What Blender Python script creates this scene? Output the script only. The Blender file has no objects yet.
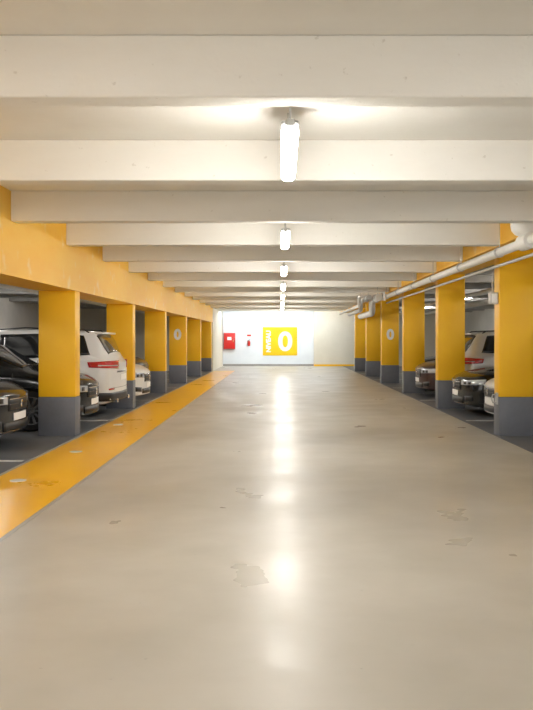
import bpy, bmesh, math, random
from mathutils import Vector, Matrix
random.seed(4)
PI = math.pi
sc = bpy.context.scene
COL = sc.collection
try:
    sc.view_settings.view_transform = 'Standard'
    sc.view_settings.look = 'None'
except Exception:
    pass

# ------------------------------------------------------------------ materials
def new_mat(name):
    m = bpy.data.materials.new(name); m.use_nodes = True
    return m, m.node_tree.nodes, m.node_tree.links, m.node_tree.nodes['Principled BSDF']

def simple(name, col, rough=.5, metal=0., coat=0., emit=None, es=0., spec=None):
    m, n, l, b = new_mat(name)
    b.inputs['Base Color'].default_value = (*col, 1)
    b.inputs['Roughness'].default_value = rough
    b.inputs['Metallic'].default_value = metal
    b.inputs['Coat Weight'].default_value = coat
    b.inputs['Coat Roughness'].default_value = .05
    if spec is not None: b.inputs['Specular IOR Level'].default_value = spec
    if emit:
        b.inputs['Emission Color'].default_value = (*emit, 1)
        b.inputs['Emission Strength'].default_value = es
    return m

def mottled(name, c0, c1, scale=2., rough=(.5, .7), bump=.05, bscale=60., spots=None, spot_t=.66, spot_scale=9., streak=None, spot_f=.7, spec=None, soft=.06):
    m, n, l, b = new_mat(name)
    if spec is not None: b.inputs['Specular IOR Level'].default_value = spec
    tc = n.new('ShaderNodeTexCoord')
    mp = n.new('ShaderNodeMapping'); l.new(tc.outputs['Object'], mp.inputs['Vector'])
    if streak: mp.inputs['Scale'].default_value = streak
    nz = n.new('ShaderNodeTexNoise'); nz.inputs['Scale'].default_value = scale
    nz.inputs['Detail'].default_value = 6; nz.inputs['Roughness'].default_value = .65
    l.new(mp.outputs[0], nz.inputs['Vector'])
    r = n.new('ShaderNodeValToRGB')
    r.color_ramp.elements[0].position = .35; r.color_ramp.elements[1].position = .68
    r.color_ramp.elements[0].color = (*c0, 1); r.color_ramp.elements[1].color = (*c1, 1)
    l.new(nz.outputs['Fac'], r.inputs['Fac'])
    out = r.outputs['Color']
    if spots:
        n2 = n.new('ShaderNodeTexNoise'); n2.inputs['Scale'].default_value = spot_scale
        n2.inputs['Detail'].default_value = 3
        l.new(tc.outputs['Object'], n2.inputs['Vector'])
        r2 = n.new('ShaderNodeValToRGB')
        r2.color_ramp.elements[0].position = spot_t; r2.color_ramp.elements[1].position = spot_t + soft
        r2.color_ramp.elements[0].color = (0, 0, 0, 1); r2.color_ramp.elements[1].color = (spot_f, spot_f, spot_f, 1)
        l.new(n2.outputs['Fac'], r2.inputs['Fac'])
        mx = n.new('ShaderNodeMix'); mx.data_type = 'RGBA'
        l.new(r2.outputs['Color'], mx.inputs['Factor'])
        l.new(out, mx.inputs[6]); mx.inputs[7].default_value = (*spots, 1)
        out = mx.outputs[2]
    l.new(out, b.inputs['Base Color'])
    mr = n.new('ShaderNodeMapRange'); l.new(nz.outputs['Fac'], mr.inputs['Value'])
    mr.inputs['From Min'].default_value = .3; mr.inputs['From Max'].default_value = .7
    mr.inputs['To Min'].default_value = rough[0]; mr.inputs['To Max'].default_value = rough[1]
    l.new(mr.outputs[0], b.inputs['Roughness'])
    if bump:
        n3 = n.new('ShaderNodeTexNoise'); n3.inputs['Scale'].default_value = bscale; n3.inputs['Detail'].default_value = 4
        l.new(tc.outputs['Object'], n3.inputs['Vector'])
        bp = n.new('ShaderNodeBump'); bp.inputs['Strength'].default_value = bump; bp.inputs['Distance'].default_value = .01
        l.new(n3.outputs['Fac'], bp.inputs['Height']); l.new(bp.outputs[0], b.inputs['Normal'])
    return m

def resin_floor():
    m, n, l, b = new_mat('resin_floor')
    tc = n.new('ShaderNodeTexCoord')
    def noise(scale, detail, rough=.6, stretch=None, dist=0.):
        z = n.new('ShaderNodeTexNoise'); z.inputs['Scale'].default_value = scale; z.inputs['Detail'].default_value = detail
        z.inputs['Roughness'].default_value = rough; z.inputs['Distortion'].default_value = dist
        l.new(tc.outputs['Object'], z.inputs['Vector'])
        return z.outputs['Fac']
    def ramp(src, p0, c0, p1, c1):
        r = n.new('ShaderNodeValToRGB'); r.color_ramp.elements[0].position = p0; r.color_ramp.elements[1].position = p1
        r.color_ramp.elements[0].color = (*c0, 1); r.color_ramp.elements[1].color = (*c1, 1); l.new(src, r.inputs['Fac']); return r.outputs['Color']
    def mix(f, a, bb, mode='MIX', fv=None):
        x = n.new('ShaderNodeMix'); x.data_type = 'RGBA'; x.blend_type = mode
        if fv is not None: x.inputs['Factor'].default_value = fv
        else: l.new(f, x.inputs['Factor'])
        l.new(a, x.inputs[6])
        if isinstance(bb, tuple): x.inputs[7].default_value = (*bb, 1)
        else: l.new(bb, x.inputs[7])
        return x.outputs[2]
    big = noise(.6, 3, .5, None, .3); mid = noise(1.8, 4, .5)
    col = ramp(big, .25, (.41, .385, .33), .75, (.51, .48, .425))
    c2 = ramp(mid, .25, (.89, .88, .865), .75, (1., 1., 1.))
    col = mix(None, col, c2, 'MULTIPLY', 1.)
    f1 = ramp(noise(18., 2, .5), .74, (0, 0, 0), .80, (.35, .35, .35))
    col = mix(f1, col, (.20, .18, .15))
    l.new(col, b.inputs['Base Color'])
    a = n.new('ShaderNodeMapRange'); l.new(noise(1.1, 4, .5, None, .3), a.inputs['Value'])
    a.inputs['From Min'].default_value = .3; a.inputs['From Max'].default_value = .7
    a.inputs['To Min'].default_value = .27; a.inputs['To Max'].default_value = .43
    l.new(a.outputs[0], b.inputs['Roughness'])
    bp = n.new('ShaderNodeBump'); bp.inputs['Strength'].default_value = .36; bp.inputs['Distance'].default_value = .012
    l.new(noise(3.0, 2, .5), bp.inputs['Height']); l.new(bp.outputs[0], b.inputs['Normal'])
    b.inputs['Specular IOR Level'].default_value = .34
    return m

M = {}
M['floor'] = resin_floor()
M['bay'] = mottled('bay_floor', (.10, .105, .115), (.15, .155, .165), 1.5, (.35, .5), .05, 30.)
M['walk'] = mottled('yellow_floor_paint', (.91, .46, .008), (.94, .51, .012), 1.0, (.26, .34), .10, 3.)
M['walkedge'] = mottled('grey_floor_paint', (.30, .29, .27), (.38, .36, .33), 3., (.3, .45), 0)
M['white_line'] = mottled('white_road_paint', (.6, .6, .58), (.75, .75, .72), 5., (.4, .6), 0)
M['conc'] = mottled('painted_concrete', (.82, .80, .745), (.88, .865, .82), 1.3, (.7, .85), .15, 40., (.50, .46, .39), .70, 18., (.35, 1., 1.), .4)
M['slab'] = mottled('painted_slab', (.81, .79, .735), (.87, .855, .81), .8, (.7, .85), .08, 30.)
M['slabdark'] = mottled('shaded_grey_slab', (.34, .33, .31), (.44, .43, .40), 1., (.8, .9), .1, 30.)  # grey deck tone, with the bays' poor light also put into the colour
M['yellow'] = mottled('yellow_pillar_paint', (.96, .52, .008), (.99, .58, .012), 1.5, (.38, .5), .06, 50., (.75, .38, .02), .74, 12.)
M['girder'] = mottled('weathered_yellow_beam', (.93, .49, .015), (.95, .60, .10), 1.1, (.45, .6), .12, 30., (.93, .76, .42), .60, 3.2, (1., .45, 1.6), .5, None, .12)
M['gbase'] = mottled('grey_pillar_paint', (.13, .14, .165), (.17, .18, .21), 2., (.45, .6), .05, 50.)
M['wall'] = mottled('white_wall', (.78, .82, .87), (.84, .88, .92), 1., (.6, .75), .04, 30.)
M['cream'] = mottled('cream_wall', (.72, .67, .56), (.78, .73, .62), 1., (.6, .75), .04, 30.)
M['sidewall'] = mottled('side_wall', (.50, .49, .46), (.62, .60, .56), .6, (.7, .85), .05, 30.)
M['diff'] = simple('lamp_diffuser', (.9, .9, .88), .4, emit=(1., .97, .91), es=104.)
M['diffcool'] = simple('cool_lamp_diffuser', (.9, .9, .9), .4, emit=(.83, .92, 1.), es=66.)
M['diffbay'] = simple('bay_fill_diffuser', (.9, .9, .9), .4, emit=(1., .97, .93), es=85.)
M['housing'] = simple('grey_plastic', (.42, .42, .41), .5)
M['pipe'] = mottled('white_pipe', (.82, .81, .78), (.88, .87, .84), 4., (.35, .5), 0)
M['pipegrey'] = mottled('grey_pipe', (.50, .50, .49), (.60, .60, .59), 4., (.35, .5), 0)
M['steel'] = simple('galvanised_steel', (.55, .56, .57), .35, .9)
M['red'] = simple('red_enamel', (.62, .015, .012), .3, coat=.4)
M['white'] = simple('white_paint', (.88, .88, .86), .5)
M['signyellow'] = simple('yellow_sign', (.90, .58, .0), .45)
M['black'] = simple('black_plastic', (.012, .012, .013), .45)
M['rubber'] = simple('tyre_rubber', (.018, .018, .018), .75)
M['glass'] = simple('car_glass', (.012, .014, .016), .04, coat=.6)
M['rim'] = simple('alloy_rim', (.62, .63, .65), .25, .9)
M['chrome'] = simple('chrome', (.75, .76, .78), .12, 1.)
M['darkchrome'] = simple('dark_chrome', (.22, .22, .23), .2, 1.)
M['lens'] = simple('headlamp_lens', (.50, .53, .58), .08, .2, coat=1.)
M['tail'] = simple('tail_lamp_red', (.50, .012, .015), .12, coat=1.)
def paint(name, c, metal=.0, rough=.28, coat=.6): return simple(name, c, rough, metal, coat)
P_BLACK = paint('black_paint', (.006, .007, .008), 0, .15, .2); P_WHITE = paint('white_car_paint', (.80, .80, .79))
P_GREY = paint('dark_grey_car_paint', (.022, .025, .028), .2, .2, .4); P_SILVER = paint('silver_car_paint', (.62, .61, .59), .2, .3)
P_MAROON = paint('maroon_car_paint', (.03, .005, .006), .1); P_NAVY = paint('navy_car_paint', (.02, .026, .04), .2)

# ------------------------------------------------------------------ helpers
def box(bm, x0, x1, y0, y1, z0, z1, bev=0., seg=2):
    r = bmesh.ops.create_cube(bm, size=1.)
    vs = r['verts']
    for v in vs:
        v.co.x = x0 + (v.co.x + .5) * (x1 - x0); v.co.y = y0 + (v.co.y + .5) * (y1 - y0); v.co.z = z0 + (v.co.z + .5) * (z1 - z0)
    if bev:
        es = list({e for v in vs for e in v.link_edges})
        bmesh.ops.bevel(bm, geom=es, offset=bev, segments=seg, affect='EDGES', profile=.5)

def tube(bm, pts, r, n=16, caps=True, radii=None):
    pts = [Vector(p) for p in pts]; rings = []
    up = None
    for i, p in enumerate(pts):
        if i == 0: t = pts[1] - pts[0]
        elif i == len(pts) - 1: t = pts[-1] - pts[-2]
        else: t = (pts[i + 1] - p).normalized() + (p - pts[i - 1]).normalized()
        t.normalize()
        if up is None: up = Vector((0, 0, 1)) if abs(t.z) < .9 else Vector((1, 0, 0))
        a = t.cross(up).normalized(); b = a.cross(t).normalized(); up = b
        rr = radii[i] if radii else r
        rings.append([bm.verts.new(p + a * math.cos(2 * PI * k / n) * rr + b * math.sin(2 * PI * k / n) * rr) for k in range(n)])
    for i in range(len(rings) - 1):
        for k in range(n):
            bm.faces.new((rings[i][k], rings[i][(k + 1) % n], rings[i + 1][(k + 1) % n], rings[i + 1][k]))
    if caps:
        bm.faces.new(rings[0][::-1]); bm.faces.new(rings[-1])

def bend(p0, p1, p2, r=.2, n=6):
    """points rounding the corner p1"""
    p0, p1, p2 = Vector(p0), Vector(p1), Vector(p2)
    a = p1 + (p0 - p1).normalized() * r; b = p1 + (p2 - p1).normalized() * r
    return [(a * (1 - t) ** 2 + p1 * 2 * t * (1 - t) + b * t * t) for t in [i / n for i in range(n + 1)]]

def lathe(bm, prof, n=24, axis='Z', c=(0, 0, 0)):
    """prof: list (r,h)"""
    c = Vector(c); rings = []
    for r, h in prof:
        ring = []
        for k in range(n):
            a = 2 * PI * k / n; u, v = r * math.cos(a), r * math.sin(a)
            co = {'Z': (u, v, h), 'Y': (u, h, v), 'X': (h, u, v)}[axis]
            ring.append(bm.verts.new(c + Vector(co)))
        rings.append(ring)
    for i in range(len(rings) - 1):
        for k in range(n):
            bm.faces.new((rings[i][k], rings[i][(k + 1) % n], rings[i + 1][(k + 1) % n], rings[i + 1][k]))
    bm.faces.new(rings[0][::-1]); bm.faces.new(rings[-1])

def obj(name, bm, mat, parent=None, smooth=None, label=None):
    bmesh.ops.recalc_face_normals(bm, faces=bm.faces)
    me = bpy.data.meshes.new(name); bm.to_mesh(me); bm.free()
    me.materials.append(mat)
    if smooth is not None:
        for p in me.polygons: p.use_smooth = True
        me.set_sharp_from_angle(angle=math.radians(smooth))
    o = bpy.data.objects.new(name, me); COL.objects.link(o)
    if parent is not None: o.parent = parent
    if label: o['label'] = label
    return o

def tag(o, label, cat, group=None):
    o['label'] = label; o['category'] = cat
    if group: o['group'] = group
    return o

def thing(name, label, cat, loc=(0, 0, 0), rotz=0, group=None):
    o = bpy.data.objects.new(name, None); COL.objects.link(o)
    o.empty_display_size = .2
    o.location = loc; o.rotation_euler = (0, 0, rotz)
    return tag(o, label, cat, group)

def struct(name, bm, mat, smooth=None):
    o = obj(name, bm, mat, None, smooth); o['kind'] = 'structure'; return o

def sbox(name, mat, *a, bev=0.):
    bm = bmesh.new(); box(bm, *a, bev=bev); return struct(name, bm, mat)

def text_bm(s, size, extrude=.004, offset=0., sx=1.):
    cu = bpy.data.curves.new('lettering', 'FONT'); cu.body = s; cu.size = size
    cu.align_x = 'CENTER'; cu.align_y = 'CENTER'; cu.extrude = extrude; cu.offset = offset
    o = bpy.data.objects.new('lettering', cu); COL.objects.link(o)
    dg = bpy.context.evaluated_depsgraph_get(); dg.update()
    me = bpy.data.meshes.new_from_object(o.evaluated_get(dg))
    bm = bmesh.new(); bm.from_mesh(me)
    bpy.data.objects.remove(o); bpy.data.curves.remove(cu); bpy.data.meshes.remove(me)
    xs = [v.co.x for v in bm.verts]; ys = [v.co.y for v in bm.verts]
    cx, cy = (min(xs) + max(xs)) / 2, (min(ys) + max(ys)) / 2
    for v in bm.verts: v.co.x = (v.co.x - cx) * sx; v.co.y -= cy
    return bm

# ------------------------------------------------------------------ room
CAMZ = 1.5
ZB = 2.85      # underside of cross beams
ZS = 3.20      # underside of slab
XL, XR = -3.12, 3.18
GW = .58
YB = 42.9
Y0 = -1.5      # made-up open end behind the viewpoint, letting world light in as fill
WX = 9.6
PITCH = 4.75
sbox('floor', M['floor'], -WX, WX, Y0, YB + .3, -.2, 0)
sbox('floor_bay_left', M['bay'], -WX, -3.10, Y0, 36.4, 0, .004)
sbox('floor_bay_right', M['bay'], 3.28, WX, Y0, YB, 0, .004)
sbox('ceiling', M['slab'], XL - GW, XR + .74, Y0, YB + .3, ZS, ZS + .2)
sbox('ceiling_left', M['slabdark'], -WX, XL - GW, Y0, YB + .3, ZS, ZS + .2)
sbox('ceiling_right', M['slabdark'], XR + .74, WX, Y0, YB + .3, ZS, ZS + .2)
sbox('wall_left', M['sidewall'], -WX - .2, -WX, Y0, YB, 0, ZS)
sbox('wall_right', M['sidewall'], WX, WX + .2, Y0, YB, 0, ZS)
sbox('wall_back', M['wall'], -3.3, 1.75, YB, YB + .2, 0, ZS)
sbox('wall_back_right', M['cream'], 1.75, WX, YB - .35, YB + .2, 0, ZS)
sbox('wall_back_left', M['cream'], -WX, -3.12, 36.6, 36.8, 0, ZS)
sbox('wall_left_end', M['cream'], -3.32, -3.12, 36.8, YB, 0, ZS)
sbox('baseboard_back', M['yellow'], 1.75, 3.9, YB - .37, YB - .35, 0, .10)
sbox('baseboard_back_left', M['walkedge'], -3.1, 1.75, YB - .02, YB, 0, .10)
# girders
sbox('girder_left', M['girder'], XL - GW, XL, Y0, 36.6, 2.22, ZS, bev=0)
sbox('girder_right', M['girder'], XR, XR + .74, Y0, YB - .35, ZB, ZS, bev=0)
y = 4.48 - 2 * 2.375
while y < YB - .6:
    bm = bmesh.new(); box(bm, XL, XR, y, y + .2, ZB, ZS, bev=.012); struct('ceiling_beam', bm, M['conc'])
    if y < 36.2:
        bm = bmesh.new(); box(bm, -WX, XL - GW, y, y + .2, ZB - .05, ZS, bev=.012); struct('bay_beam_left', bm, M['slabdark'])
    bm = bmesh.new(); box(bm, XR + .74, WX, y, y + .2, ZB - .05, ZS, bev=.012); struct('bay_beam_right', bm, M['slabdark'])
    y += 2.375

# painted floor
bm = bmesh.new(); box(bm, -3.04, -2.10, Y0, 36.5, 0, .004)
tag(obj('painted_walkway', bm, M['walk']), 'long bright yellow walkway stripe painted on the floor beside the left pillars', 'floor marking')
bm = bmesh.new(); box(bm, -2.10, -2.06, Y0, 36.5, 0, .003)
tag(obj('walkway_border', bm, M['walkedge']), 'thin grey border line along the aisle side of the yellow walkway', 'floor marking')
ordn = ['first', 'second', 'third', 'fourth', 'fifth', 'sixth', 'seventh', 'eighth', 'ninth']
for side, xa, xb in (('left', -8.3, -3.14), ('right', 3.35, 8.3)):
    for k in range(6):
        yy = 9.68 + k * 4.75
        if side == 'right' and k == 0: continue
        bm = bmesh.new(); box(bm, xa, xb, yy, yy + .1, .004, .007)
        tag(obj('bay_line', bm, M['white_line']), '%s white parking bay line from the camera on the dark %s bay floor' % (ordn[k if side == 'left' else k - 1], side), 'floor marking', 'white bay lines')
for i, (px, py) in enumerate([(18, 481), (76, 452), (118, 425)]):
    d = 1200 / (py - 338); X = (px - 281) / 800 * d
    bm = bmesh.new(); lathe(bm, [(.0, .004), (.085, .004), (.085, .007), (.07, .009), (.0001, .009)], 24)
    o = obj('floor_disc', bm, M['white_line']); o.location = (X, d, 0)
    tag(o, ['nearest small pale round disc set in the yellow walkway', 'small pale round disc in the yellow walkway beside the nearest left pillar', 'farthest small pale round disc in the yellow walkway'][i], 'floor marker', 'round discs in the yellow walkway')

# ------------------------------------------------------------------ pillars
def pillar(side, k, y, numeral=False):
    if side == 'left': x1 = XL - .02; x0 = XL - GW; top = 2.22
    else: x0 = 3.33; x1 = 3.90; top = ZB
    cx = (x0 + x1) / 2; hw = (x1 - x0) / 2
    extra = ' bearing a white painted zero' if numeral else ''
    t = thing('pillar', 'yellow concrete pillar with grey base%s, %s from the camera in the %s row' % (extra, ordn[k], side), 'pillar', (cx, y, 0), 0, 'yellow pillars along the %s of the aisle' % side)
    z = .004
    bm = bmesh.new(); box(bm, -hw, hw, 0, .30, .6, top, bev=.012); obj('shaft', bm, M['yellow'], t, 30)
    bm = bmesh.new(); box(bm, -hw - .004, hw + .004, -.004, .304, z, .6, bev=.012); obj('painted_base', bm, M['gbase'], t, 30)
    if numeral:
        bm = text_bm('0', .46, .003, .02)
        o = obj('numeral', bm, M['white'], t); o.rotation_euler = (PI / 2, 0, 0); o.location = (0, -.003, 1.62)
    return t
for k in range(6):
    pillar('left', k, 12.2 + PITCH * k, k == 3)
for k in range(6):
    pillar('right', k, 12.2 + PITCH * k, k == 3)

# ------------------------------------------------------------------ lamps
def lamp(x, y, label, group, dm, length=1.5, rot=0., zc=2.77, small=False):
    t = thing('batten_light', label, 'ceiling light', (x, y, zc), rot, group)
    bm = bmesh.new(); box(bm, -.052, .052, 0, length, -.06, .014, bev=.036, seg=6); obj('diffuser', bm, dm, t, 40)
    bm = bmesh.new(); box(bm, -.056, .056, .02, length - .02, .006, .045, bev=.015, seg=3); obj('housing', bm, M['housing'], t, 30)
    bm = bmesh.new(); box(bm, -.028, .028, -.02, .04, -.0, .045, bev=.012, seg=3); obj('end_cap', bm, M['housing'], t, 30)
    for yy in (.05, length - .15):
        bm = bmesh.new(); tube(bm, [(0, yy, .04), (0, yy, ZS - zc)], .007, 8); obj('stem', bm, M['housing'], t, 40)
    return t
names = ['nearest', 'second', 'third', 'fourth', 'fifth', 'sixth', 'seventh', 'farthest']
for k in range(-1, 8):
    yy = 4.80 + 4.75 * k
    if k >= 0: lab = '%s hanging tube light in the row down the aisle ceiling' % names[k]
    else: lab = 'tube light hanging over the aisle directly above the viewpoint'
    lamp(.055, yy, lab, 'tube lights along the aisle', M['diff'], 1.4)
for k, X in enumerate((-2.4, -.6, 1.0, 2.9)):
    lamp(X, 40.9, 'cool white tube light before the end wall, %s from the left' % ordn[k], 'tube lights at the end wall', M['diffcool'], 1.4, PI / 2, 2.95)
for sx, nm in ((-6.4, 'left'), (6.4, 'right')):
    for k, yy in enumerate((2.4, 7.2, 12., 16.7, 21.5, 26.2, 34.2)):  # rows filled out with added lamps to brighten the bays
        if sx < 0 and yy > 34.: continue
        lamp(sx, yy, 'tube light in a row filled out with added lamps under the dark ceiling above the %s parked cars, %s from the camera' % (nm, ordn[k]), 'tube lights over the bays', M['diffbay'] if k < 6 else M['diff'], zc=2.9)

# ------------------------------------------------------------------ pipes
PX, PZ = 3.06, 2.70
t = thing('service_pipe', 'long thick white pipe hanging under the beams along the right pillars', 'pipe', (0, 0, 0))
bm = bmesh.new(); tube(bm, [(PX, -1.2, PZ), (PX, 24.0, PZ)] + bend((PX, 24., PZ), (PX, 24.6, PZ), (PX + .1, 24.6, ZS), .15) + [(PX + .08, 24.6, ZS - .01)], .062, 20); obj('pipe_run', bm, M['pipe'], t, 50)
for yy in (8.8, 11.2, 13.6, 16.1, 18.4, 20.9, 23.2):
    bm = bmesh.new(); lathe(bm, [(.074, -.03), (.074, .03)], 20, 'Y', (PX, yy, PZ)); obj('collar', bm, M['pipegrey'], t, 40)
    bm = bmesh.new(); tube(bm, [(PX, yy, PZ + .06), (PX, yy, ZS)], .008, 8); obj('hanger_rod', bm, M['steel'], t)
bm = bmesh.new(); lathe(bm, [(.08, .0), (.085, .06), (.15, .09), (.19, .14), (.20, .20), (.20, .30), (.18, .35), (.10, .38), (.085, .5)], 28, 'Z', (PX, 9.95, PZ)); obj('flange_drum', bm, M['pipe'], t, 50)
bm = bmesh.new(); lathe(bm, [(.066, -.2), (.10, -.18), (.105, 0), (.10, .18), (.066, .2)], 24, 'Y', (PX, 9.95, PZ)); obj('tee_joint', bm, M['pipe'], t, 50)
bm = bmesh.new()
tube(bm, [(3.20, -1., 2.56), (3.20, 24.2, 2.56)], .022, 12)
tag(obj('conduit', bm, M['pipegrey'], None, 50), 'thin grey conduit running below the thick white pipe on the right', 'pipe')
t = thing('pipe_bundle', 'bundle of light grey duct pipes bending down beside the right pillars far down the aisle', 'pipe', (0, 0, 0))
for i, (x, z, r, dz) in enumerate([(2.80, 2.66, .10, .34), (2.56, 2.68, .075, .22), (2.36, 2.74, .05, .2)]):
    bm = bmesh.new()
    yb = 24.6 + (0, 1.2, -.4)[i]
    tube(bm, [(x, 22.9 + i * .3, z)] + bend((x, 23.0 + i * .3, z), (x, yb, z), (x + .05, yb + .5, z - dz), .3) + bend((x, yb, z), (x + .08, yb + .7, z - dz - .04), (x + .08, 29, z - dz - .04), .25) + [(x + .08, 29. + 2 * i, z - dz - .04)], r, 18)
    dct = obj('duct', bm, M['pipegrey'] if i == 1 else M['pipe'], t, 50)
    bm = bmesh.new(); lathe(bm, [(r + .02, -.04), (r + .02, .04)], 20, 'Y', (x, 23.6 + .3 * i, z)); obj('collar', bm, M['steel'], dct, 40)
    bm = bmesh.new(); tube(bm, [(x, 23.2 + i * .3, z + r), (x, 23.2 + i * .3, ZS)], .008, 8); obj('hanger_rod', bm, M['steel'], t)
bm = bmesh.new(); tube(bm, [(.9, 22.4, 2.80), (2.75, 22.4, 2.80)] + bend((2.7, 22.4, 2.80), (2.9, 22.4, 2.80), (2.9, 22.4, 2.6), .1) + [(2.9, 22.4, 2.55)], .035, 12)
tag(obj('crossing_pipe', bm, M['pipe'], None, 50), 'short white pipe crossing the aisle ceiling toward the pipe bundle', 'pipe')
for i, (x, z, r) in enumerate([(-4.6, 2.62, .06), (-5.4, 2.55, .09), (4.9, 2.6, .06), (6.0, 2.55, .09)]):
    bm = bmesh.new(); tube(bm, [(x, -1., z), (x, 36.3, z)], r, 14)
    tag(obj('bay_pipe', bm, M['pipegrey'], None, 50), '%s grey pipe under the dark ceiling over the %s parking bays' % ('thin' if r < .08 else 'thick', 'left' if x < 0 else 'right'), 'pipe')

# box, conduit and bracket on the near right pillar
t = thing('junction_box', 'small grey junction box on the aisle side of the nearest right pillar', 'junction box', (3.33, 12.3, 2.11))
bm = bmesh.new(); box(bm, -.12, 0, -.05, .1, -.09, .09, bev=.01); obj('box_body', bm, M['pipegrey'], t, 30)
bm = bmesh.new(); box(bm, -.105, -.015, -.06, -.05, -.07, .07, bev=.004); obj('lid', bm, M['white'], t, 30)
bm = bmesh.new(); tube(bm, [(-.07, .03, .09), (-.07, .03, .41)], .012, 8); obj('cable', bm, M['pipegrey'], t, 40)
t = thing('wall_bracket', 'small steel bracket at the top of the grey base of nearest right pillar', 'bracket', (3.326, 12.3, .57))
bm = bmesh.new(); box(bm, -.018, -.001, -.06, .06, -.09, .09, bev=.004); obj('back_plate', bm, M['steel'], t)
bm = bmesh.new(); tube(bm, [(-.015, 0, .06), (-.07, 0, .06), (-.09, 0, .0), (-.07, 0, -.06), (-.015, 0, -.06)], .012, 8); obj('loop', bm, M['steel'], t, 50)

# ------------------------------------------------------------------ end wall
S = 18.7
def wx(px): return (px - 281) / S
def wz(py): return 1.5 + (338 - py) / S
t = thing('level_sign', 'large yellow sign on the white end wall with a white zero and the word niveau', 'sign', (wx(280), YB, wz(341.3)))
W2, H2 = .92, .76
bm = bmesh.new(); box(bm, -W2, W2, -.03, 0, -H2, H2, bev=.006); obj('panel', bm, M['signyellow'], t)
bm = text_bm('0', 1.40, .003, .04, 1.10); o = obj('numeral', bm, M['white'], t); o.rotation_euler = (PI / 2, 0, 0); o.location = (.28, -.034, 0)
bm = text_bm('NIVEAU', .335, .003, .016); o = obj('lettering', bm, M['white'], t)
o.rotation_euler = (PI / 2, -PI / 2, 0); o.location = (-.62, -.034, 0)
t = thing('fire_hose_cabinet', 'red fire hose cabinet mounted at the left of the white end wall', 'fire cabinet', (wx(229.5), YB - .002, wz(341)))
bm = bmesh.new(); box(bm, -.3, .3, -.2, 0, -.43, .43, bev=.01); obj('cabinet_body', bm, M['red'], t, 30)
d_bm = bmesh.new(); box(d_bm, -.27, .27, -.215, -.2, -.4, .4, bev=.006); dr = obj('door', d_bm, M['red'], t, 30)
bm = bmesh.new(); box(bm, -.11, .11, -.219, -.215, .05, .22); obj('label_plate', bm, M['white'], dr)
bm = bmesh.new(); box(bm, .19, .23, -.235, -.215, -.06, .06, bev=.004); obj('handle', bm, M['chrome'], dr)
t = thing('fire_extinguisher', 'red fire extinguisher hanging on the end wall right of the hose cabinet', 'fire extinguisher', (wx(249), YB - .012, wz(346)))
bm = bmesh.new(); lathe(bm, [(.05, 0), (.065, .02), (.065, .20), (.05, .26), (.02, .29)], 20, 'Z', (0, -.075, 0)); obj('cylinder', bm, M['red'], t, 40)
bm = bmesh.new(); lathe(bm, [(.02, .29), (.02, .32)], 12, 'Z', (0, -.075, 0)); box(bm, -.02, .08, -.085, -.065, .32, .34, bev=.004); obj('valve_head', bm, M['black'], t, 40)
bm = bmesh.new(); tube(bm, [(-.02, -.075, .31), (-.08, -.075, .28), (-.09, -.075, .18), (-.075, -.075, .06)], .010, 8); obj('hose', bm, M['black'], t, 50)
t = thing('safety_notice', 'small white and red notice above the fire extinguisher', 'notice', (wx(249), YB, wz(336)))
bm = bmesh.new(); box(bm, -.15, .15, -.012, 0, -.12, .12); obj('plate', bm, M['white'], t)
bm = bmesh.new(); box(bm, -.11, .11, -.015, -.012, -.01, .08); obj('symbol', bm, M['red'], t)

# ------------------------------------------------------------------ cars
def lin(pts, a):
    if a <= pts[0][0]: return pts[0][1]
    for i in range(len(pts) - 1):
        if a <= pts[i + 1][0]:
            t = (a - pts[i][0]) / (pts[i + 1][0] - pts[i][0]); return pts[i][1] * (1 - t) + pts[i + 1][1] * t
    return pts[-1][1]

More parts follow.
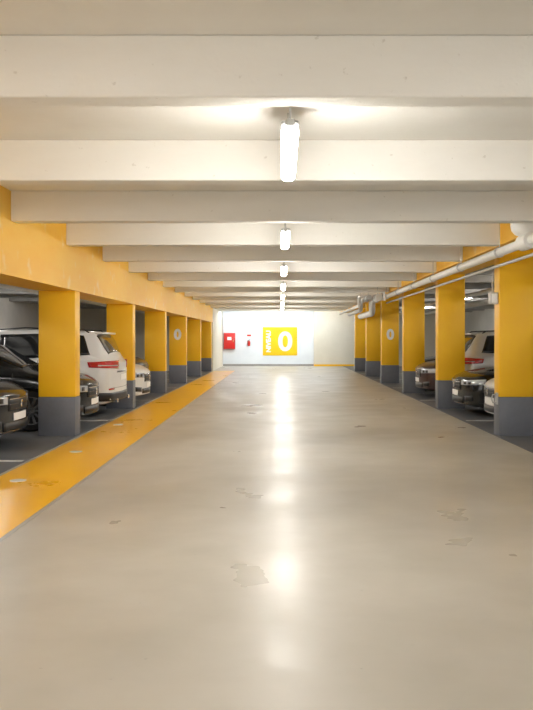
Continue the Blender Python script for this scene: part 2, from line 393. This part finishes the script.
class Car:
    def __init__(s, kind):
        if kind == 'suv':
            s.L, s.W = 4.72, 1.90
            s.top = [(0, .82), (.05, .90), (.3, 1.0), (1.15, 1.10), (1.25, 1.14), (1.95, 1.58), (2.35, 1.65), (3.5, 1.67), (4.25, 1.62), (4.38, 1.56), (4.62, 1.12), (4.72, 1.02)]
            s.belt = [(0, .76), (.3, .92), (1.2, 1.02), (3.4, 1.08), (4.3, 1.14), (4.62, 1.03), (4.72, .96)]
            s.cowl, s.rf, s.rr, s.re = 1.2, 1.98, 4.3, 4.62; s.wr = .37; s.wa = (.92, 3.78); s.zc = .24
            s.hl = (.68, .80); s.tl = (.88, 1.05)
            s.quarter = True
        elif kind == 'hatch':
            s.L, s.W = 4.1, 1.78
            s.top = [(0, .72), (.05, .79), (.25, .87), (.95, .98), (1.05, 1.02), (1.8, 1.40), (2.15, 1.46), (2.8, 1.47), (3.5, 1.41), (3.7, 1.32), (3.98, .98), (4.1, .90)]
            s.belt = [(0, .67), (.3, .80), (1., .91), (2.5, .96), (3.6, 1.01), (3.98, .92), (4.1, .84)]
            s.cowl, s.rf, s.rr, s.re = 1.0, 1.83, 3.62, 3.97; s.wr = .33; s.wa = (.83, 3.38); s.zc = .19
            s.hl = (.58, .71); s.tl = (.72, .88)
            s.quarter = False
        else:
            s.L, s.W = 4.55, 1.82
            s.top = [(0, .68), (.05, .75), (.3, .83), (1.1, .95), (1.2, .98), (2.0, 1.37), (2.4, 1.43), (3.0, 1.43), (3.5, 1.34), (4.05, 1.06), (4.4, 1.03), (4.55, .95)]
            s.belt = [(0, .64), (.3, .76), (1.1, .87), (2.5, .92), (3.8, .97), (4.4, .95), (4.55, .88)]
            s.cowl, s.rf, s.rr, s.re = 1.17, 2.02, 3.45, 4.02; s.wr = .33; s.wa = (.88, 3.55); s.zc = .18
            s.hl = (.56, .68); s.tl = (.76, .9)
            s.quarter = False
        L = s.L
        s.wid = [(0, .84), (.04, .90), (.15, .955), (.5, 1.), (L - .7, 1.), (L - .2, .96), (L - .05, .91), (L, .87)]
        s.low = [(0, s.zc + .04), (.12, s.zc), (L - .15, s.zc), (L, s.zc + .08)]
        s.cache = {}
    def sm(s, f, a, h=.03):
        return sum(lin(f, min(max(a + k * h, 0), s.L)) for k in (-2, -1, 0, 1, 2)) / 5
    def ctrl(s, a):
        k = round(a, 4)
        if k in s.cache: return s.cache[k]
        e = min(a, s.L - a); h = .03 if e > .1 else max(e / 3, .0001)
        hw = s.sm(s.wid, a, h) * s.W / 2; zt = s.sm(s.top, a, h); zb = min(s.sm(s.belt, a, h), zt - .03); zl = s.sm(s.low, a, h)
        g = min(max((zt - zb - .07) / .28, 0), 1)
        def mx(p, q): return (p[0] * (1 - g) + q[0] * g, p[1] * (1 - g) + q[1] * g)
        r = [(0, zl), (hw * .86, zl), (hw * .955, zl + .05), (hw * .975, zl + .2), (hw * 1.0, zl + .58 * (zb - zl)), (hw * .985, zb - .07), (hw * .945, zb),
             mx((hw * .86, zb + (zt - zb) * .45), (hw * .915, zb + .025)),
             mx((hw * .66, zb + (zt - zb) * .8), (hw * .765, zt - .075)),
             mx((hw * .42, zb + (zt - zb) * .95), (hw * .63, zt - .018)), (0, zt)]
        s.cache[k] = r
        return r
    def yz(s, a, u):
        c = s.ctrl(a); i = min(int(u), 9); t = u - i
        p0 = c[max(i - 1, 0)]; p1 = c[i]; p2 = c[i + 1]; p3 = c[i + 2] if i + 2 < 11 else (-c[9][0], c[9][1])
        if i in (0,): return (p1[0] + (p2[0] - p1[0]) * t, p1[1])
        def cr(k):
            m1 = (p2[k] - p0[k]) * .35; m2 = (p3[k] - p1[k]) * .35
            t2, t3 = t * t, t * t * t
            return (2 * t3 - 3 * t2 + 1) * p1[k] + (t3 - 2 * t2 + t) * m1 + (-2 * t3 + 3 * t2) * p2[k] + (t3 - t2) * m2
        return (cr(0), cr(1))
    def X(s, a, y):
        q = (y / (s.W / 2)) ** 2
        ef = max(0, 1 - a / .7) ** 2; er = max(0, 1 - (s.L - a) / .6) ** 2
        return s.L / 2 - a - .22 * q * ef + .14 * q * er
    def P(s, a, u, side=1):
        y, z = s.yz(a, u); return Vector((s.X(a, y), y * side, z))
    def Pn(s, a, u, side, off):
        e = .01; p = s.P(a, u, side)
        a0, a1 = max(a - e, 0), min(a + e, s.L); u0, u1 = max(u - .03, 0), min(u + .03, 10)
        n = (s.P(a1, u, side) - s.P(a0, u, side)).cross(s.P(a, u1, side) - s.P(a, u0, side))
        if n.length < 1e-9: return p
        n.normalize()
        if n.dot(p - Vector((p.x, 0, .6))) < 0 : n = -n
        return p + n * off
    def yside(s, a, z):
        u = 1.
        while u < 7:
            q = s.yz(a, u + .1)
            if q[1] >= z:
                p = s.yz(a, u); t = (z - p[1]) / (q[1] - p[1] + 1e-9); return p[0] + (q[0] - p[0]) * max(0, min(1, t))
            u += .1
        return s.yz(a, 7)[0]
    def outline(s, end, z, off):
        pts = []
        a0 = 0 if end == 'f' else s.L
        y0 = s.yside(a0, z)
        for i in range(13): y = y0 * i / 12; pts.append(Vector((s.X(a0, y), y)))
        for da in (.02, .04, .07, .1, .15, .2, .3, .4, .5, .6, .7):
            a = da if end == 'f' else s.L - da
            y = s.yside(a, z); pts.append(Vector((s.X(a, y), y)))
        out = []
        for i, p in enumerate(pts):
            t = pts[min(i + 1, len(pts) - 1)] - pts[max(i - 1, 0)]
            if i == 0: t = Vector((0, 1))
            n = Vector((t.y, -t.x)).normalized() if end == 'f' else Vector((-t.y, t.x)).normalized()
            if i and n.y < 0: n = -n
            out.append(p + n * off)
        cum = [0]
        for i in range(1, len(out)): cum.append(cum[-1] + (out[i] - out[i - 1]).length)
        return out, cum
    def wrap(s, bm, end, s0, s1, z0, z1, side, off=.008, ns=10, nz=4):
        """z0,z1: (start,end) tuples so the patch may taper"""
        g = []
        for j in range(nz + 1):
            row = []
            for i in range(ns + 1):
                t = i / ns; za = z0[0] * (1 - t) + z0[1] * t; zb = z1[0] * (1 - t) + z1[1] * t
                z = za + (zb - za) * j / nz
                key = ('o', end, round(z, 3), off)
                if key not in s.cache: s.cache[key] = s.outline(end, round(z, 3), off)
                out, cum = s.cache[key]
                ss = abs(s0 + (s1 - s0) * t); sg = 1 if (s0 + (s1 - s0) * t) >= 0 else -1
                k = 0
                while k < len(cum) - 2 and cum[k + 1] < ss: k += 1
                f = (ss - cum[k]) / (cum[k + 1] - cum[k]); p = out[k].lerp(out[k + 1], f)
                row.append(bm.verts.new((p.x, p.y * side * sg, z)))
            g.append(row)
        for j in range(nz):
            for i in range(ns): bm.faces.new((g[j][i], g[j][i + 1], g[j + 1][i + 1], g[j + 1][i]))
    def patch(s, bm, f, side, off=.006, na=12, nu=6):
        """f(t,v)->(a,u)"""
        g = [[bm.verts.new(s.Pn(*f(i / na, j / nu), side, off)) for i in range(na + 1)] for j in range(nu + 1)]
        for j in range(nu):
            for i in range(na): bm.faces.new((g[j][i], g[j][i + 1], g[j + 1][i + 1], g[j + 1][i]))

def solid(o, th=.012):
    m = o.modifiers.new('thickness', 'SOLIDIFY'); m.thickness = th; m.offset = 0
    return o

def make_car(kind, mat, label, loc, rot, trim=None, rimmat=None):
    c = Car(kind); L, W = c.L, c.W
    t = thing('car', label, 'car', (loc[0], loc[1], .008), rot)
    trim = trim or mat
    # body shell
    bm = bmesh.new(); NA = int(L / .045); sub = 4
    us = []
    for i in range(10):
        for k in range(sub): us.append(i + k / sub)
    us.append(10.)
    As = [0, .015, .035] + [.06 + (L - .12) * i / NA for i in range(NA + 1)] + [L - .035, L - .015, L]
    vs = {}
    for si in (1, -1):
        for i, a in enumerate(As):
            for j, u in enumerate(us):
                if si == -1 and (j == 0 or j == len(us) - 1): vs[si, i, j] = vs[1, i, j]
                else: vs[si, i, j] = bm.verts.new(c.P(a, u, si))
    R = c.wr + .045
    for si in (1, -1):
        for i in range(len(As) - 1):
            for j in range(len(us) - 1):
                q = [vs[si, i, j], vs[si, i + 1, j], vs[si, i + 1, j + 1], vs[si, i, j + 1]]
                cen = sum((v.co for v in q), Vector()) / 4
                am = L / 2 - cen.x; um = us[j]
                if um < 5.5 and um >= .75 and any((am - w) ** 2 + (cen.z - c.wr) ** 2 < R * R for w in c.wa): continue
                bm.faces.new(q)
    for a_i in (0, len(As) - 1):                       # end caps
        a = As[a_i]; K = 16; rows = []
        for j in range(sub, len(us)):
            y, z = c.yz(a, us[j])
            rows.append([bm.verts.new((c.X(a, y * (2 * k / K - 1)), y * (2 * k / K - 1), z)) for k in range(K + 1)])
        for r in range(len(rows) - 1):
            for k in range(K): bm.faces.new((rows[r][k], rows[r][k + 1], rows[r + 1][k + 1], rows[r + 1][k]))
    bmesh.ops.remove_doubles(bm, verts=bm.verts, dist=.0008)
    body = obj('body', bm, mat, t, 42)
    # underbody with arch liners
    bm = bmesh.new(); box(bm, -L / 2 + .25, L / 2 - .35, -W * .33, W * .33, c.zc - .03, c.zc + .25, bev=.03)
    for w in c.wa:
        for si in (1, -1):
            n = 28; y1 = si * (c.yside(w, c.wr + .3) - .02); y0 = si * W * .30
            r0 = [bm.verts.new((L / 2 - w + R * math.cos(2 * PI * k / n), y1, c.wr + R * math.sin(2 * PI * k / n) )) for k in range(n // 2 + 1)]
            r1 = [bm.verts.new((v.co.x, y0, v.co.z)) for v in r0]
            for k in range(n // 2): bm.faces.new((r0[k], r0[k + 1], r1[k + 1], r1[k]))
            bm.faces.new(r1)
    obj('underbody', bm, M['black'], t, 40)
    # arch trims and wheels
    for w in c.wa:
        for si in (1, -1):
            bm = bmesh.new(); pts = []
            for k in range(23):
                an = math.radians(-18 + 216 * k / 22); a = w - R * math.cos(an); z = c.wr + R * math.sin(an)
                if z < c.zc + .01: continue
                pts.append((L / 2 - a, si * (c.yside(a, z) + .0), z))
            tube(bm, pts, .022, 8); obj('arch_trim', bm, trim, t, 60)
            bm = bmesh.new(); yw = si * (W / 2 - .13); r = c.wr; hwid = .105
            lathe(bm, [(r * .62, -hwid * .8), (r * .66, -hwid), (r * .93, -hwid), (r, -hwid * .7), (r, hwid * .7), (r * .93, hwid), (r * .66, hwid), (r * .62, hwid * .8)], 36, 'Y')
            wh = obj('wheel', bm, M['rubber'], t, 40); wh.location = (L / 2 - w, yw, r)
            bm = bmesh.new()
            lathe(bm, [(r * .67, hwid * .7 * si), (r * .68, hwid * 1.02 * si), (r * .63, hwid * 1.02 * si), (r * .60, hwid * .5 * si)], 36, 'Y')
            lathe(bm, [(r * .15, hwid * .4 * si), (r * .14, hwid * 1.0 * si), (r * .05, hwid * 1.04 * si)], 16, 'Y')
            for k in range(10):
                an = 2 * PI * k / 10; cs, sn = math.cos(an), math.sin(an)
                hwd = r * .05
                vv = []
                for (rr, hh, yy) in ((r * .1, hwd, .95), (r * .64, hwd * 1.5, .9)):
                    for dd in (-1, 1):
                        for dy in (0, -.25):
                            vv.append(bm.verts.new((cs * rr - sn * hh * dd, hwid * (yy + dy) * si, sn * rr + cs * hh * dd)))
                a_, b_, c_, d_, e_, f_, g_, h_ = vv
                for q in ((a_, c_, g_, e_), (b_, f_, h_, d_), (a_, e_, f_, b_), (c_, d_, h_, g_)): bm.faces.new(q)
            obj('rim', bm, rimmat or M['rim'], wh, 35)
            bm = bmesh.new(); lathe(bm, [(r * .6, .2 * hwid * si), (r * .6, .3 * hwid * si)], 24, 'Y'); obj('brake_disc', bm, M['black'], wh, 35)
    # glass
    bm = bmesh.new()
    for si in (1, -1): c.patch(bm, lambda p, v: (c.cowl + .06 + (c.rf - c.cowl - .08) * p, 8.25 + 1.75 * v), si, .004, 14, 8)
    bmesh.ops.remove_doubles(bm, verts=bm.verts, dist=.002)
    solid(obj('windscreen', bm, M['glass'], t, 60), .006)
    bm = bmesh.new()
    for si in (1, -1): c.patch(bm, lambda p, v: (c.rr + .05 + (c.re - c.rr - .10) * p, 8.35 + 1.65 * v), si, .004, 10, 8)
    bmesh.ops.remove_doubles(bm, verts=bm.verts, dist=.002)
    solid(obj('rear_window', bm, M['glass'], t, 60), .006)
    wa = [(c.cowl + .42, c.cowl + 1.28), (c.cowl + 1.34, c.rr - (.62 if c.quarter else .22))]
    if c.quarter: wa.append((c.rr - .56, c.rr - .03))
    if kind == 'hatch': wa[1] = (c.cowl + 1.34, c.rr - .15)
    for si in (1, -1):
        for n_, (a0, a1) in enumerate(wa):
            bm = bmesh.new()
            sl0 = .30 if n_ == 0 else 0.; sl1 = -.16 if n_ == len(wa) - 1 else 0.
            c.patch(bm, lambda p, v: (a0 + (sl0 * v - (.05 if n_ == 0 else 0)) + (a1 + sl1 * v - a0 - sl0 * v + (.05 if n_ == 0 else 0)) * p, 7.06 + .86 * v), si, .005, 12, 6)
            solid(obj('side_window', bm, M['glass'], t, 60), .006)
    # seams and handles
    bm = bmesh.new()
    for si in (1, -1):
        for a in (c.cowl + .12, c.cowl + 1.31, min(c.wa[1] - c.wr - .12, c.cowl + 2.3)):
            c.patch(bm, lambda p, v: (a + .010 * p, 2.2 + 4.0 * v), si, .0015, 1, 20)
        c.patch(bm, lambda p, v: (c.cowl + .12 + (2.1) * p, 2.2 + .02 * v), si, .0015, 20, 1)
    c.wrap(bm, 'r', -.80, .80, (c.zc + .30, c.zc + .30), (c.zc + .307, c.zc + .307), 1, .002, 24, 1)
    obj('panel_seams', bm, M['black'], body)
    for si in (1, -1):
        for a in (c.cowl + 1.1, c.cowl + 2.12):
            bm = bmesh.new(); p = c.P(a, 5.1, si); box(bm, p.x - .09, p.x + .09, p.y - .022, p.y + .022, p.z - .014, p.z + .014, bev=.008); obj('door_handle', bm, mat if kind != 'suv' else M['chrome'], t, 40)
        bm = bmesh.new(); p = c.P(c.cowl + .45, 6.6, si)
        bmesh.ops.create_icosphere(bm, subdivisions=3, radius=1.)
        for v in bm.verts:
            v.co = Vector((p.x + v.co.x * (.07 if v.co.x > 0 else .045), p.y + si * .09 + v.co.y * .10, p.z + .07 + v.co.z * .075))
        obj('door_mirror', bm, mat, t, 60)
    # front
    z0, z1 = c.hl
    for si in (1, -1):
        bm = bmesh.new(); c.wrap(bm, 'f', .40, 1.05, (z0 + .02, z0 + .05), (z1 - .005, z1 + .03), si, .006, 16, 4)
        h = solid(obj('headlight', bm, M['lens'], t, 60))
        for q in (.56, .72):
            bm = bmesh.new()
            c.wrap(bm, 'f', q - .045, q + .045, (z0 + .045, z0 + .045), (z1 - .02, z1 - .02), si, .014, 3, 2)
            solid(obj('lamp_reflector', bm, M['black'], h, 60), .003)
        bm = bmesh.new(); c.wrap(bm, 'f', .55, .80, (c.zc + .10, c.zc + .12), (c.zc + .20, c.zc + .22), si, .008, 4, 2)
        solid(obj('fog_lamp_recess', bm, M['black'], t, 60))
    gz0, gz1 = z0 - .07, z1 - .03
    bm = bmesh.new(); c.wrap(bm, 'f', -.37, .37, (gz0, gz0), (gz1, gz1), 1, .006, 16, 3)
    gr = solid(obj('grille', bm, M['black'], t, 60))
    for k in range(3):
        bm = bmesh.new()
        zz = gz0 + .02 + (gz1 - gz0 - .03) * k / 2
        c.wrap(bm, 'f', -.36, .36, (zz - .004, zz - .004), (zz + .004, zz + .004), 1, .012, 16, 1)
        solid(obj('grille_bar', bm, M['chrome'] if k == 2 else M['darkchrome'], gr, 60), .005)
    bm = bmesh.new(); q = c.outline('f', round((gz0 + gz1) / 2, 3), .02)[0][0]; lathe(bm, [(.05, q.x - .02), (.05, q.x + .002), (.042, q.x + .006), (.001, q.x + .006)], 20, 'X', (0, 0, (gz0 + gz1) / 2)); obj('badge', bm, M['chrome'], gr, 40)
    bm = bmesh.new(); c.wrap(bm, 'f', -.5, .5, (c.zc + .06, c.zc + .06), (c.zc + .17, c.zc + .17), 1, .007, 16, 2)
    solid(obj('lower_intake', bm, M['black'], t, 60))
    pz = c.zc + .19
    bm = bmesh.new(); c.wrap(bm, 'f', -.25, .25, (pz, pz), (pz + .10, pz + .10), 1, .010, 10, 1); solid(obj('license_plate', bm, M['white'], t), .006)
    # rear
    z0, z1 = c.tl
    for si in (1, -1):
        bm = bmesh.new(); c.wrap(bm, 'r', .38, 1.22, (z0 + .02, z0 + .06), (z1 + .02, z1 - .01), si, .006, 18, 4)
        h = solid(obj('tail_light', bm, M['tail'], t, 60))
        bm = bmesh.new(); c.wrap(bm, 'r', .48, 1.05, (z0 + .075, z0 + .09), (z0 + .095, z0 + .105), si, .014, 12, 1)
        solid(obj('lamp_strip', bm, M['lens'], h, 60), .003)
        bm = bmesh.new(); c.wrap(bm, 'r', .62, .85, (c.zc + .27, c.zc + .27), (c.zc + .30, c.zc + .30), si, .010, 6, 1)
        solid(obj('rear_reflector', bm, M['tail'], t, 60), .004)
    bm = bmesh.new(); c.wrap(bm, 'r', -1.25, 1.25, (c.zc + .06, c.zc + .06), (c.zc + .22, c.zc + .22), 1, .006, 30, 3)
    solid(obj('rear_bumper_trim', bm, M['black'], t, 60))
    pz = c.zc + .44
    bm = bmesh.new(); c.wrap(bm, 'r', -.26, .26, (pz, pz), (pz + .11, pz + .11), 1, .008, 10, 1); solid(obj('license_plate', bm, M['white'], t), .006)
    if kind == 'suv':
        bm = bmesh.new(); c.wrap(bm, 'r', -.5, .5, (pz + .15, pz + .15), (pz + .18, pz + .18), 1, .010, 12, 1); solid(obj('tailgate_trim', bm, M['chrome'], t), .008)
        for si in (1, -1):
            bm = bmesh.new(); p0 = c.P(c.rf + .15, 8.5, si); p1 = c.P(3.0, 8.5, si); p2 = c.P(c.rr - .1, 8.5, si)
            tube(bm, [p0, p0 + Vector((-.08, 0, .05)), p1 + Vector((0, 0, .05)), p2 + Vector((.08, 0, .05)), p2], .014, 8); obj('roof_rail', bm, M['black'], t, 60)
            bm = bmesh.new(); tube(bm, [(-L / 2 + .14, si * .55, c.zc + .06), (-L / 2 + .0, si * .55, c.zc + .06)], .04, 14); obj('exhaust_tip', bm, M['chrome'], t, 50)
        bm = bmesh.new(); q = c.P(c.rr, 10); box(bm, q.x - .14, q.x + .02, -.6, .6, q.z - .035, q.z + .005, bev=.012); obj('roof_spoiler', bm, mat, t, 40)
        for si in (1, -1):
            bm = bmesh.new(); c.patch(bm, lambda p, v: (c.wa[0] + R + (c.wa[1] - c.wa[0] - 2 * R) * p, 1.4 + 1.6 * v), si, .006, 10, 4)
            solid(obj('sill_cladding', bm, M['black'], t, 60))
    return t

def park(kind, mat, label, nose_x, y, rear_out=False, **kw):
    L = {'suv': 4.72, 'hatch': 4.1, 'sedan': 4.55}[kind]
    left = nose_x < 0
    cx = nose_x - L / 2 if left else nose_x + L / 2
    face_out = 0 if left else PI
    return make_car(kind, mat, label, (cx, y), face_out + (PI if rear_out else 0), **kw)

park('hatch', P_GREY, 'dark grey car cut off by the left edge, parked nose out before the nearest pillar', -3.60, 11.05)
park('hatch', P_BLACK, 'black car parked nose out just behind the nearest left pillar', -3.16, 13.62)
park('suv', P_WHITE, 'white off-road car parked tail out beyond the black car on the left', -3.12, 15.86, True, trim=M['black'])
park('hatch', P_WHITE, 'white car parked nose out between the second and third left pillars', -3.04, 18.4)
park('suv', P_NAVY, 'tall dark car beyond the white nose-out car on the left', -3.45, 20.6, trim=M['black'])
park('sedan', P_BLACK, 'black car glimpsed between the third and fourth left pillars', -3.6, 23.2)
park('sedan', P_WHITE, 'white car parked nose out just behind the nearest right pillar', 3.54, 13.66)
park('sedan', P_BLACK, 'black car parked nose out before the second right pillar', 3.46, 15.92)
park('suv', P_SILVER, 'silver off-road car parked tail out behind the second right pillar', 3.93, 18.36, True, trim=M['black'])
park('hatch', P_MAROON, 'dark maroon car parked before the third right pillar', 3.5, 20.6)
park('hatch', P_GREY, 'dark grey car glimpsed between the third and fourth right pillars', 3.6, 23.1)

# ------------------------------------------------------------------ world, camera
w = bpy.data.worlds.new('world'); sc.world = w; w.use_nodes = True
w.node_tree.nodes['Background'].inputs[0].default_value = (1., .975, .94, 1); w.node_tree.nodes['Background'].inputs[1].default_value = 1.8
cam = bpy.data.cameras.new('camera'); co = bpy.data.objects.new('camera', cam); COL.objects.link(co)
co.location = (0, 0, CAMZ); co.rotation_euler = (PI / 2, 0, 0)
cam.sensor_width = 36; cam.lens = 800 * 36 / 710
cam.shift_x = -14.5 / 710; cam.shift_y = -17 / 710
cam.clip_start = .05
sc.camera = co
